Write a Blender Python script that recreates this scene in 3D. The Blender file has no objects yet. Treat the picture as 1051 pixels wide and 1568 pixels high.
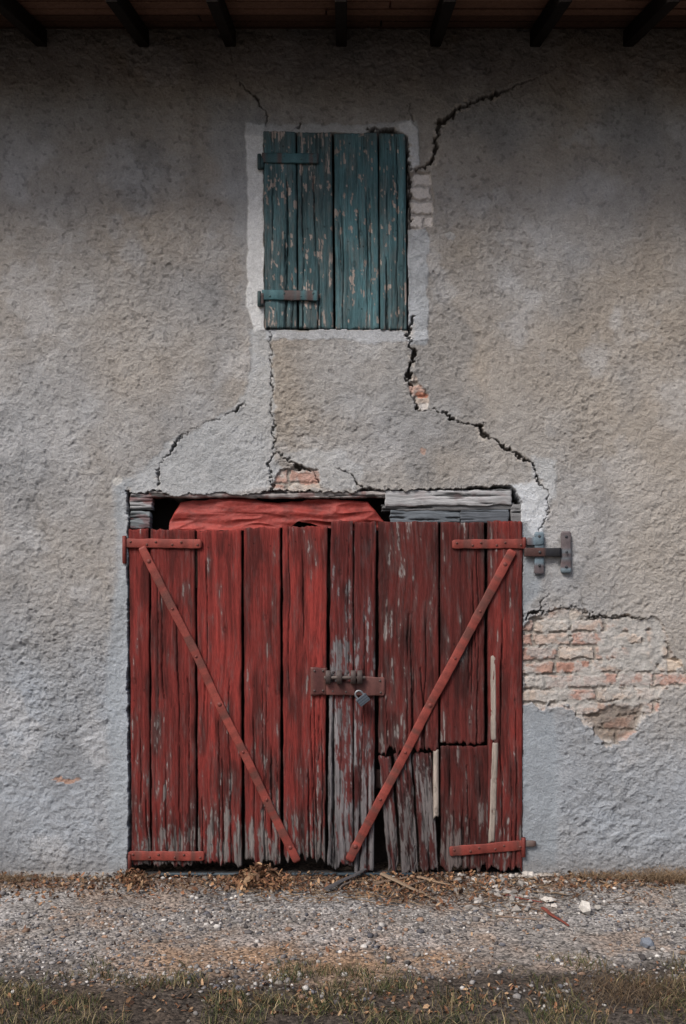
import bpy, math, numpy as np
F=1500.0
def X(px): return (np.asarray(px,float)-525.5)/250
def Z(py): return (1345-np.asarray(py,float))/250
def G(px,py):
    d=2400.0/(py-945.0); return ((px-525.5)*d/F, d-6.0)
def lin(c):
    c=np.asarray(c,float)/255.0
    return np.where(c<=0.04045,c/12.92,((c+0.055)/1.055)**2.4)
_tab={}
def vn(x,y,seed=0):
    if seed not in _tab: _tab[seed]=np.random.default_rng(1000+seed).random((256,256))*2-1
    T=_tab[seed]
    x,y=np.broadcast_arrays(np.asarray(x,float),np.asarray(y,float))
    xf=np.floor(x); yf=np.floor(y); xi=xf.astype(np.int64)&255; yi=yf.astype(np.int64)&255
    fx=x-xf; fy=y-yf; fx=fx*fx*(3-2*fx); fy=fy*fy*(3-2*fy)
    x1=(xi+1)&255; y1=(yi+1)&255
    return (T[xi,yi]*(1-fx)+T[x1,yi]*fx)*(1-fy)+(T[xi,y1]*(1-fx)+T[x1,y1]*fx)*fy
def fbm(x,y,o=3,seed=0,g=0.5):
    a=1.0;s=0;t=0
    for i in range(o):
        s=s+a*vn(x*(2**i)+17.3*i,y*(2**i)+5.1*i,seed+i); t+=a; a*=g
    return s/t
def fbr(x,y,o=3,seed=0,g=0.5):
    a=1.0;s=0;t=0
    for i in range(o):
        th=0.6+1.1*i; c,q=math.cos(th),math.sin(th); k=1.9**i
        s=s+a*vn((x*c-y*q)*k+17.3*i,(x*q+y*c)*k+5.1*i,seed+i); t+=a; a*=g
    return s/t
def ss(a,b,x):
    t=np.clip((x-a)/(b-a),0,1); return t*t*(3-2*t)
def mix(a,b,t): 
    return a*(1-t[...,None])+np.asarray(b)*t[...,None]

def make_mesh(name,V,loops,lens,C,mat,parent=None,smooth=True):
    me=bpy.data.meshes.new(name)
    V=np.asarray(V,dtype=np.float32); loops=np.asarray(loops,dtype=np.int32); lens=np.asarray(lens,dtype=np.int32)
    me.vertices.add(len(V)); me.vertices.foreach_set('co',V.ravel())
    me.loops.add(len(loops)); me.loops.foreach_set('vertex_index',loops)
    st=np.concatenate([[0],np.cumsum(lens)[:-1]]).astype(np.int32)
    me.polygons.add(len(lens)); me.polygons.foreach_set('loop_start',st)
    me.update(calc_edges=True)
    if C is not None:
        a=me.color_attributes.new('Col','FLOAT_COLOR','POINT')
        C4=np.ones((len(V),4),dtype=np.float32); C4[:,:3]=C
        a.data.foreach_set('color',C4.ravel())
    me.polygons.foreach_set('use_smooth',np.full(len(lens),smooth))
    me.materials.append(mat)
    o=bpy.data.objects.new(name,me); bpy.context.scene.collection.objects.link(o)
    if parent: o.parent=parent
    return o
class Bld:
    def __init__(s): s.v=[];s.l=[];s.n=[];s.c=[];s.k=0
    def add(s,v,f,c):
        v=np.asarray(v,float).reshape(-1,3)
        c=np.broadcast_to(np.asarray(c,float),(len(v),3))
        if isinstance(f,np.ndarray): f=[f]
        for a in f:
            a=np.asarray(a)
            s.l.append((a+s.k).ravel()); s.n.append(np.full(a.shape[0],a.shape[1]))
        s.v.append(v); s.c.append(c); s.k+=len(v)
    def make(s,name,mat,parent=None,smooth=True):
        return make_mesh(name,np.concatenate(s.v),np.concatenate(s.l),np.concatenate(s.n),np.concatenate(s.c),mat,parent,smooth)
def gridf(nr,nc):
    i,j=np.meshgrid(np.arange(nr-1),np.arange(nc-1),indexing='ij')
    a=(i*nc+j).ravel()
    return np.stack([a,a+nc,a+nc+1,a+1],1)
def empty(name,parent=None):
    o=bpy.data.objects.new(name,None); bpy.context.scene.collection.objects.link(o)
    if parent:o.parent=parent
    return o

# ------------------------------------------------ materials
def amat(name,rough=0.9,stretch=(1,1,1),s1=30,s2=140,var=0.18,bump=0.5,dist=0.004,metal=0.0,spec=0.25,vor=None):
    m=bpy.data.materials.new(name); m.use_nodes=True
    nt=m.node_tree; N=nt.nodes; L=nt.links
    b=N['Principled BSDF']; b.inputs['Roughness'].default_value=rough; b.inputs['Metallic'].default_value=metal
    b.inputs['Specular IOR Level'].default_value=spec
    tc=N.new('ShaderNodeTexCoord'); mp=N.new('ShaderNodeMapping'); mp.inputs['Scale'].default_value=stretch
    L.new(tc.outputs['Object'],mp.inputs['Vector'])
    at=N.new('ShaderNodeAttribute'); at.attribute_name='Col'
    n1=N.new('ShaderNodeTexNoise'); n1.inputs['Scale'].default_value=s1; n1.inputs['Detail'].default_value=6; n1.inputs['Roughness'].default_value=0.65
    n2=N.new('ShaderNodeTexNoise'); n2.inputs['Scale'].default_value=s2; n2.inputs['Detail'].default_value=3
    L.new(mp.outputs[0],n1.inputs['Vector']); L.new(mp.outputs[0],n2.inputs['Vector'])
    ad=N.new('ShaderNodeMath'); ad.operation='ADD'; L.new(n1.outputs['Fac'],ad.inputs[0]); L.new(n2.outputs['Fac'],ad.inputs[1])
    mr=N.new('ShaderNodeMapRange'); mr.inputs['From Min'].default_value=0.65; mr.inputs['From Max'].default_value=1.35
    mr.inputs['To Min'].default_value=1-var; mr.inputs['To Max'].default_value=1+var
    L.new(ad.outputs[0],mr.inputs['Value'])
    vm=N.new('ShaderNodeVectorMath'); vm.operation='SCALE'
    L.new(at.outputs['Color'],vm.inputs[0]); L.new(mr.outputs[0],vm.inputs['Scale'])
    outc=vm.outputs[0]; h=ad.outputs[0]
    if vor:
        v=N.new('ShaderNodeTexVoronoi'); v.inputs['Scale'].default_value=vor
        L.new(tc.outputs['Object'],v.inputs['Vector'])
        sp=N.new('ShaderNodeSeparateColor'); L.new(v.outputs['Color'],sp.inputs[0])
        r=N.new('ShaderNodeMapRange'); r.inputs['To Min'].default_value=0.35; r.inputs['To Max'].default_value=2.0
        L.new(sp.outputs[0],r.inputs['Value'])
        v2=N.new('ShaderNodeVectorMath'); v2.operation='SCALE'; L.new(outc,v2.inputs[0]); L.new(r.outputs[0],v2.inputs['Scale']); outc=v2.outputs[0]
        sb=N.new('ShaderNodeMath'); sb.operation='SUBTRACT'; L.new(h,sb.inputs[0]); L.new(v.outputs['Distance'],sb.inputs[1]); h=sb.outputs[0]
    L.new(outc,b.inputs['Base Color'])
    bp=N.new('ShaderNodeBump'); bp.inputs['Strength'].default_value=bump; bp.inputs['Distance'].default_value=dist
    L.new(h,bp.inputs['Height']); L.new(bp.outputs[0],b.inputs['Normal'])
    return m
M_pl=amat('plaster',0.95,s1=80,s2=260,var=0.22,bump=0.9,dist=0.008)
M_wood=amat('painted_weathered_wood',0.8,stretch=(14,14,0.7),s1=12,s2=45,var=0.45,bump=0.9,dist=0.005,spec=0.2)
M_woodh=amat('weathered_lintel_wood',0.85,stretch=(0.8,14,14),s1=12,s2=45,var=0.35,bump=0.6,dist=0.003)
M_iron=amat('painted_rusty_iron',0.6,s1=60,s2=250,var=0.3,bump=0.4,dist=0.002,metal=0.15,spec=0.4)
M_steel=amat('galvanised_steel',0.45,s1=60,s2=250,var=0.25,bump=0.2,dist=0.001,metal=0.6,spec=0.5)
M_gr=amat('gravelly_asphalt',0.95,s1=25,s2=120,var=0.35,bump=0.8,dist=0.006,vor=72)
M_st=amat('stone',0.9,s1=60,s2=200,var=0.25,bump=0.5,dist=0.003)
M_leaf=amat('dry_plant_matter',0.85,s1=40,s2=150,var=0.3,bump=0.2,dist=0.001)
M_dark=amat('roof_timber',0.9,stretch=(1,1,1),s1=30,s2=100,var=0.4,bump=0.6,dist=0.004,spec=0.1)

barn=empty('old_barn_building')

# ------------------------------------------------ wall heightfield
fx=np.arange(-2.3,2.3001,0.0042)
out=2.3+np.cumsum(np.linspace(0.01,0.25,38))
xs=np.concatenate([-out[::-1],fx,out]); WX=out[-1]
zs=np.arange(5.35,-0.12,-0.0044)
px=xs*250+525.5; pv=1345-zs*250
U,V=np.meshgrid(px,pv)
def polysd(poly,A,Bv,mar=45):
    P=np.array(poly,float); res=np.full(A.shape,99.0)
    m=(A>P[:,0].min()-mar)&(A<P[:,0].max()+mar)&(Bv>P[:,1].min()-mar)&(Bv<P[:,1].max()+mar)
    a=A[m];b=Bv[m]; d=np.full(a.shape,1e9); ins=np.zeros(a.shape,bool)
    for i in range(len(P)):
        x0,y0=P[i];x1,y1=P[(i+1)%len(P)]
        ex,ey=x1-x0,y1-y0; L=ex*ex+ey*ey+1e-9
        t=np.clip(((a-x0)*ex+(b-y0)*ey)/L,0,1)
        d=np.minimum(d,np.hypot(a-x0-t*ex,b-y0-t*ey))
        c=((y0>b)!=(y1>b)); 
        if abs(ey)>1e-9: ins^= c&(a<ex*(b-y0)/ey+x0)
    res[m]=np.where(ins,-d,d); return res
wmod=0.85+1.1*fbm(U/14,V/14,3,901,0.7)
cd=np.full(U.shape,99.0); cwid=np.zeros(U.shape)
def crack(pts,A,Bv,mar=15):
    P=np.array(pts,float)
    m=(A>P[:,0].min()-mar)&(A<P[:,0].max()+mar)&(Bv>P[:,1].min()-mar)&(Bv<P[:,1].max()+mar)
    a=A[m];b=Bv[m]; d=cd[m]; w=cwid[m]; wm_=np.clip(wmod[m],0.3,1.6)
    for i in range(len(P)-1):
        x0,y0,w0=P[i];x1,y1,w1=P[i+1]
        ex,ey=x1-x0,y1-y0; L=ex*ex+ey*ey+1e-9
        t=np.clip(((a-x0)*ex+(b-y0)*ey)/L,0,1)
        ww=(w0+t*(w1-w0)); dd=np.hypot(a-x0-t*ex,b-y0-t*ey)-ww*wm_-0.02
        k=dd<d; d=np.where(k,dd,d); w=np.where(k,ww*np.clip(wm_,0.3,1.3),w)
    cd[m]=d; cwid[m]=w
wu=fbm(U/16,V/16,4,1,0.6)*8; wv=fbm(U/16,V/16,4,11,0.6)*8
UW,VW=U+wu,V+wv
UF,VF=U+fbm(U/9,V/9,3,21,0.8)*7,V+fbm(U/9,V/9,3,31,0.8)*7
wn=np.random.default_rng(77).normal(size=U.shape)
g1=fbr(U/9.5,V/8.0,5,50,0.74)
pl=ss(-0.06,0.16,fbr(U/13,V/9,4,55,0.65))
ca,sa=math.cos(math.radians(-32)),math.sin(math.radians(-32))
a=U*ca+V*sa; b=-U*sa+V*ca
st=fbm((a+6*g1)/26,(b+5*g1)/8.5,3,58,0.65)
patchy=ss(-0.3,0.4,fbr(U/60,V/55,3,68))*ss(350,900,V+80*fbm(U/200,V/200,2,69))
calm=ss(-0.1,0.5,fbr(U/120,V/110,3,72))
pit=ss(0.34,0.58,fbr(U/6.5,V/6.5,2,66))
texH=g1*0.0098*(1-0.35*calm)+pl*0.0020+st*0.0060*patchy-pit*0.0035+wn*0.00045
roughV=0.85+0.25*ss(500,1000,V)+0.35*fbm(U/110,V/110,2,75)
big=fbm(U/220,V/220,3,80)*0.010+fbm(U/70,V/70,2,84)*0.005
flat=np.zeros_like(U); raise_=np.zeros_like(U)
# colours
warm=lin((157,149,140)); grey=lin((154,153,153)); blue=lin((148,156,166))
tn=fbr(U/140,V/140,3,90); tn2=fbr(U/50,V/50,4,95,0.6)
C=np.empty(U.shape+(3,)); C[...]=grey
C=mix(C,warm,np.clip(0.35+0.9*tn+0.3*(1-ss(300,900,V)),0,1)*(1-0.6*ss(800,1200,V)))
C=mix(C,blue,np.clip(ss(780,1150,V)*0.65+tn2*0.25,0,0.85))
C=mix(C,lin((124,127,131)),ss(0.12,0.5,fbr(U/90,V/130,3,99))*0.45)
C=mix(C,lin((176,176,178)),ss(0.10,0.45,fbr(U/75,V/75,4,110,0.6))*0.5)
C*= (1+0.18*tn2+0.20*g1+0.04*wn)[...,None]
C*=(1-0.25*pit)[...,None]
stain=ss(0.1,0.7,fbm(U/25,V/160,3,103)); C*= (1-0.10*stain*ss(900,100,V))[...,None]
C*=(1-0.45*ss(140,40,V+20*tn2))[...,None]  # eave shade painted into the colour of the wall top
wm=ss(880,1000,U)*ss(1250,1000,V)*ss(450,750,V)
C=mix(C,warm*1.10,wm*0.65)
def layer(poly,rz,fl,col=None,ca=1.0,soft=3.0,A=None,Bv=None):
    global C,flat,raise_
    s=polysd(poly,UW if A is None else A,VW if Bv is None else Bv)
    m=ss(soft,-soft,s)
    raise_=raise_+m*rz; flat=np.maximum(flat,m*fl)
    if col is not None:
        cc=lin(col)*(1+0.16*tn2+0.20*g1+0.03*wn)[...,None]
        C=C*(1-(m*ca)[...,None])+cc*(m*ca)[...,None]
    return s
layer([(318,150),(400,150),(402,300),(380,420),(385,520),(350,300),(322,230)],-0.001,0.3,(160,164,169),0.45,12)
layer([(384,500),(418,505),(421,695),(440,740),(300,760),(180,757),(236,702),(262,672),(332,642),(370,612),(385,560)],-0.003,0.4,(176,180,184),0.6,3)
layer([(172,735),(200,735),(203,1340),(168,1340),(165,1000),(180,860)],0.001,0.55,(158,165,172),0.7,8)
layer([(798,800),(835,800),(830,900),(800,940),(808,1080),(850,1090),(858,1200),(850,1330),(798,1340)],-0.002,0.7,(144,151,158),0.75,7)
layer([(740,600),(770,560),(830,640),(850,730),(820,760),(740,700)],0.0,0.3,(164,158,151),0.3,14)
layer([(500,520),(620,520),(630,600),(560,640),(470,620),(440,540)],0.0,0.3,(158,158,158),0.3,14)
layer([(780,742),(825,738),(842,760),(838,800),(822,822),(805,800),(790,790)],0.004,0.3,(196,200,205),0.9,3)
layer([(815,700),(848,705),(850,760),(820,770)],0.003,0.4,(184,187,190),0.7,4)
layer([(520,690),(560,720),(548,752),(510,752),(485,735),(430,695),(460,690)],0.002,0.4,(178,181,184),0.5,4)
layer([(900,240),(985,300),(960,400),(840,420),(800,300)],0.0,0.2,(172,175,180),0.35,30)
layer([(376,190),(404,190),(405,505),(390,508),(378,470),(380,330)],0.005,0.8,(216,217,218),0.95,1.5,U+wu*0.5,V+wv*0.5)
layer([(376,188),(560,191),(640,186),(640,206),(376,206)],0.003,0.7,(182,185,189),0.65,2,U+wu*0.7,V+wv*0.7)
layer([(622,350),(654,352),(656,480),(652,530),(624,530)],0.003,0.6,(172,179,187),0.6,2,U+wu*0.8,V+wv*0.8)
layer([(405,505),(655,508),(655,522),(600,526),(520,521),(405,520)],0.003,0.7,(184,188,194),0.65,2,U+wu*0.8,V+wv*0.8)
layer([(610,192),(628,186),(640,200),(642,255),(628,262),(622,215)],0.010,0.8,(208,210,213),0.95,1.5,U+wu*0.5,V+wv*0.5)
s_q=layer([(627,264),(658,264),(663,300),(662,348),(626,350)],-0.010,1.0,(190,180,174),0.95,1.2,U+wu*0.6,V+wv*0.6)
# brick patches
s_b=polysd([(798,958),(812,940),(850,934),(882,927),(908,945),(958,944),(1000,946),(1022,968),(1030,1000),(1056,1035),(1056,1050),(1014,1056),(1010,1085),(985,1105),(962,1132),(932,1142),(893,1102),(862,1082),(798,1076)],U+wu*1.5,V+wv*1.5)+fbm(U/7,V/7,3,905,0.7)*4
s_is=polysd([(918,952),(1000,946),(1020,975),(1012,1022),(960,1030),(915,1016),(912,975)],U+wu*1.3,V+wv*1.3)
s_b3=polysd([(418,742),(425,722),(455,716),(485,722),(490,744),(470,752),(430,752)],UW,VW)
s_b4=polysd([(628,572),(640,575),(652,600),(656,628),(638,628),(630,600)],UW,VW)
brickm=np.maximum.reduce([ss(1.5,-1.5,s_b),ss(1.5,-1.5,s_b3),ss(1.5,-1.5,s_b4),ss(1.2,-1.2,s_q)])
bu=U+fbm(U/20,V/20,3,120,0.7)*4; bv=V+fbm(U/24,V/24,3,124,0.7)*4+0.02*(U-900)
row=np.floor(bv/21.5); rj=(np.sin(row*7.7)*43.3)%1.0
off=(row%2)*27+rj*9
wl=52+8*((np.sin(row*3.1)*91.7)%1.0)
colI=np.floor((bu+off)/wl)
fu=(bu+off)/wl-colI; fv=bv/21.5-row
dmu=np.minimum(fu,1-fu)*wl; dmv=np.minimum(fv,1-fv)*21.5
bd=np.minimum(dmu,dmv)
hsh=np.abs(np.sin(row*12.98+colI*78.23)*43758.5)%1.0; hs2=np.abs(np.sin(row*39.3+colI*11.13)*24634.6)%1.0
bf=ss(0.9,3.4,bd+fbm(U/5,V/5,3,130,0.7)*2.8-hs2*0.8)
bc=mix(np.broadcast_to(lin((172,140,129)),C.shape),lin((184,170,159)),ss(0.3,0.8,hsh))
bc=mix(bc,lin((160,122,108)),ss(0.85,0.95,hs2)*0.8)
bc=bc*(1+0.40*fbm(U/9,V/6,3,135))[...,None]
bc=mix(bc,lin((180,176,172)),ss(-0.25,0.35,fbm(U/18,V/13,4,137,0.65))*0.8)
mort=lin((150,143,136))*(1+0.25*tn2+0.25*g1)[...,None]
bcol=mort*(1-bf[...,None])+bc*bf[...,None]
qm=s_q<2
bcol[qm]=(lin((214,208,204))*(0.66+0.34*bf[...,None]))[qm]
C=C*(1-brickm[...,None])+bcol*brickm[...,None]
resid=ss(0.08,0.24,fbm(U/24,V/20,4,915,0.65)+0.08)*ss(0,-3,s_b)
resid=np.maximum(ss(3,-3,s_is)*ss(-0.35,-0.1,fbm(U/16,V/14,3,917)),resid*0.75)
C=mix(C,lin((172,170,167))*1.0,resid*0.88); C=C*(1+0.3*resid*fbm(U/12,V/12,3,919))[...,None]
s_d=polysd([(900,1095),(940,1080),(985,1082),(975,1115),(945,1138),(915,1128)],UW,VW)
C=mix(C,lin((112,98,86)),ss(3,-3,s_d)*0.65)
H=big*(1-0.3*flat)+texH*roughV*(1-0.80*flat)*(1-brickm)+raise_
H-=brickm*0.020; H+=brickm*bf*(0.008+0.007*hsh)*(1-resid)+brickm*fbm(U/7,V/6,3,140,0.7)*0.006
H+=resid*(0.012+fbm(U/14,V/14,3,143)*0.008); H-=ss(3,-3,s_d)*0.014
H+=0.005*np.exp(-np.clip(s_b,0,99)/5)*(s_b>0)
for (cx,cy,rx,ry,c) in [(100,1193,22,3,(170,132,110)),(178,735,9,7,(192,190,186)),(648,690,7,5,(170,140,126)),(1035,1018,12,12,(204,186,168)),(880,940,9,7,(192,182,172)),(690,360,8,5,(172,172,172)),(648,622,9,6,(205,200,196)),(645,605,8,5,(190,125,100)),(470,733,16,8,(186,144,130))]:
    r=np.hypot((UW-cx)/rx,(VW-cy)/ry); m=ss(1.15,0.85,r); C=mix(C,lin(c),m*0.75); H-=m*0.003
ft=ss(1334,1337,VW)*ss(215,190,U)*ss(0,45,U); H+=ft*0.03; C=mix(C,lin((162,156,151)),ft*0.6)
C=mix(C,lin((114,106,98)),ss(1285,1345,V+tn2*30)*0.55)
for c_ in [
 [(862,98,0.0),(835,112,0.2),(800,128,0.7),(775,137,1.5),(745,149,2.4),(720,158,3.4),(702,166,2.0),(690,178,2.6),(676,186,4.6),(671,205,1.6),(667,225,2.2),(664,245,2.8),(652,258,1.6),(638,262,2.0),(628,254,2.4)],
 [(350,45,0.0),(356,90,0.1),(362,125,0.3),(380,140,0.8),(395,152,1.0),(400,163,1.2),(408,172,1.3),(409,192,1.0)],
 [(560,194,1.4),(568,200,2.6),(590,200,3.8),(605,203,3.4),(616,212,3.2),(624,225,3.0),(626,262,3.0),(627,300,1.6),(628,345,1.2)],
 [(462,193,0.8),(448,198,1.1)],[(630,160,0.4),(626,175,0.7),(634,188,1.0)],
 [(634,486,1.2),(627,497,2.2),(627,515,3.0),(631,530,2.4),(634,545,3.6),(630,562,4.8),(624,578,2.4),(631,592,1.4),(630,604,0.7),(637,614,1.4),(637,624,2.6)],
 [(640,628,0.4),(662,627,0.5),(684,630,1.4),(690,643,3.2),(700,647,0.7),(718,648,0.5),(736,653,2.6),(741,665,3.0),(752,672,0.6),(764,673,1.5),(768,684,2.8),(784,690,0.8),(800,702,1.6),(817,710,1.4),(821,722,2.0),(826,742,0.9),(838,752,0.5),(840,790,0.5),(818,826,0.4)],
 [(414,506,0.5),(415,560,0.6),(417,620,0.5),(421,688,0.8),(412,712,1.0),(420,742,1.1),(414,752,1.1)],
 [(421,690,0.5),(440,702,0.6),(456,716,1.6),(480,720,1.3),(488,738,0.6)],
 [(378,614,0.1),(362,628,1.9),(352,634,0.2),(318,645,0.0),(288,660,0.1),(264,686,1.3),(250,706,0.3),(240,720,0.5),(243,745,1.6)],
 [(516,716,0.3),(532,722,0.6),(548,742,1.3),(570,750,1.0)],
 [(826,935,0.7),(842,905,0.0)],
 [(798,958,0.6),(812,940,1.4),(850,934,0.6),(882,927,0.4),(908,945,1.4),(958,944,0.8),(1000,946,0.3)],
 [(196,750,1.5),(200,800,1.0)],
]: crack(c_,UF,VF)
wide=ss(0.2,2.2,cwid)
cm=ss(0.65,-0.5,cd); thin=cm*(0.28+0.72*wide)
H-=thin*0.050; H+=0.0035*np.exp(-((cd-3)/2.5)**2)*(0.3+wide)
chip=ss(0.0,0.25,fbm(U/9,V/9,3,907))*ss(8,2,cd)*wide
H-=chip*(1-cm)*0.008; C=mix(C,lin((190,182,173)),chip*(1-cm)*0.65)
C=mix(C,lin((62,55,50)),ss(1.0,-0.3,cd)*(0.45+0.4*wide))
top=[(197,1420),(197,754),(222,757),(232,752),(252,757),(262,762),(300,757),(345,755),(365,760),(392,757),(420,752),(440,753),(470,752),(500,754),(540,757),(556,749),(600,751),(640,750),(700,748),(783,743),(790,752),(799,772),(799,1420)]
s_o=polysd(top,U+wu*0.5,V+wv*0.5+fbm(U/5,V/5,3,911)*3*ss(800,770,V),60)
s_w=polysd([(405,204),(455,205),(560,206),(568,202),(612,203),(624,212),(625,505),(407,504)],U+wu*0.3,V+wv*0.3)
hole=np.minimum(s_o,s_w); hm=ss(0.9,-0.9,hole)
H+=0.004*np.exp(-np.clip(hole,0,99)/4)*(hole>0)
H=H*(1-hm)-hm*0.32
C=mix(C,lin((70,62,58)),ss(0.5,-2,hole))  # recess coloured dark: painted shade behind the door and shutter gaps
P=np.stack([np.broadcast_to(xs,U.shape),-H,np.broadcast_to(zs[:,None],U.shape)],-1).reshape(-1,3)
f=gridf(*U.shape)
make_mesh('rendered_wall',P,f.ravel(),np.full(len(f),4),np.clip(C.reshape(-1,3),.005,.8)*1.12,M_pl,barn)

bb=Bld(); zt=5.35; D=6.5
gc=lin((150,146,142))
bb.add([(-WX,0,-.1),(-WX,D,-.1),(-WX,D,zt),(-WX,D/2,zt+1.6),(-WX,0,zt)],[np.array([[0,1,2,3,4]])],gc)
bb.add([(WX,0,-.1),(WX,D,-.1),(WX,D,zt),(WX,D/2,zt+1.6),(WX,0,zt)],[np.array([[4,3,2,1,0]])],gc)
bb.add([(-WX,D,-.1),(WX,D,-.1),(WX,D,zt),(-WX,D,zt)],[np.array([[0,1,2,3]])],gc)
bb.make('side_and_back_walls',M_pl,barn,False)

# ------------------------------------------------ eaves
def box(B,c,s,col,rot=None):
    c=np.array(c,float); s=np.array(s,float)/2; bv=min(s)*0.15
    v=[];
    for sx in(-1,1):
        for sy in(-1,1):
            for sz in(-1,1):
                v+= [(sx*(s[0]-bv),sy*(s[1]-bv),sz*s[2]),(sx*(s[0]-bv),sy*s[1],sz*(s[2]-bv)),(sx*s[0],sy*(s[1]-bv),sz*(s[2]-bv))]
    v=np.array(v)
    def I(sx,sy,sz,k): return ((sx>0)*4+(sy>0)*2+(sz>0))*3+k
    q=[];t=[]
    for s_ in(-1,1):
        q.append([I(-1,-1,s_,0),I(1,-1,s_,0),I(1,1,s_,0),I(-1,1,s_,0)])
        q.append([I(-1,s_,-1,1),I(1,s_,-1,1),I(1,s_,1,1),I(-1,s_,1,1)])
        q.append([I(s_,-1,-1,2),I(s_,1,-1,2),I(s_,1,1,2),I(s_,-1,1,2)])
        for u_ in(-1,1):
            q.append([I(-1,s_,u_,0),I(1,s_,u_,0),I(1,s_,u_,1),I(-1,s_,u_,1)])
            q.append([I(s_,-1,u_,0),I(s_,1,u_,0),I(s_,1,u_,2),I(s_,-1,u_,2)])
            q.append([I(s_,u_,-1,1),I(s_,u_,1,1),I(s_,u_,1,2),I(s_,u_,-1,2)])
            for w_ in(-1,1): t.append([I(s_,u_,w_,0),I(s_,u_,w_,1),I(s_,u_,w_,2)])
    if rot is not None: v=v@np.array(rot).T
    B.add(v+c,[np.array(q),np.array(t)],col)
sl=math.atan(0.30); cs,sn=math.cos(sl),math.sin(sl)
Rx=np.array([[1,0,0],[0,cs,-sn],[0,sn,cs]])
OV=0.84
r_=np.random.default_rng(3)
rb=Bld()
rp=[215,352,524,672,822,962]
allx=[float(X(p)) for p in rp]+[float(X(215))-0.6*k for k in range(1,10)]+[float(X(962))+0.6*k for k in range(1,10)]
for xr in allx:
    L=OV+1.2; yc=-OV/2+0.6
    box(rb,(xr+r_.normal()*.01,yc,5.145+0.3*yc),(0.065,L/cs,0.10),lin((30,25,22))*(0.7+0.4*r_.random()),Rx)
rb.make('rafters',M_dark,barn,False)
db=Bld()
y=-OV-0.04
while y<0.5:
    w=0.105+0.03*r_.random(); xx=-WX-0.3
    while xx<WX+0.3:
        l=1.6+r_.random()*1.5
        yc=y+w/2
        fr_=1.0 if y<-0.33 else 0.45  # boards close to the wall painted darker, as shaded under the eave
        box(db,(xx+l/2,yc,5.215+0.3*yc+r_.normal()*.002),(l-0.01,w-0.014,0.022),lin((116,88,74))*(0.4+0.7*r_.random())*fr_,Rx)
        xx+=l
    y+=w
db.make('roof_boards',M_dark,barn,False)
tb=Bld()
nx=int(2*(WX+0.3)/0.05); ux=np.linspace(-WX-0.3,WX+0.3,nx)
for side in (0,1):
    ys=np.linspace(-OV-0.08,D/2,90); saw=(np.arange(90)%5)*0.006
    Yg,Xg=np.meshgrid(ys,ux,indexing='ij')
    zb=np.where(Yg<0,5.27+0.3*Yg,5.27+(1.85/3.25)*Yg)
    Zg=zb+0.03*np.abs(np.sin(Xg*math.pi/0.2))-saw[:,None]+0.03
    yy=Yg if side==0 else D-Yg
    cc=lin((150,92,68))*(1+0.3*fbm(Xg*5,Yg*4,2,7))[...,None]
    tb.add(np.stack([Xg,yy,Zg],-1),gridf(*Xg.shape),cc.reshape(-1,3))
tb.make('roof_tiles',M_st,barn)

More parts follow.
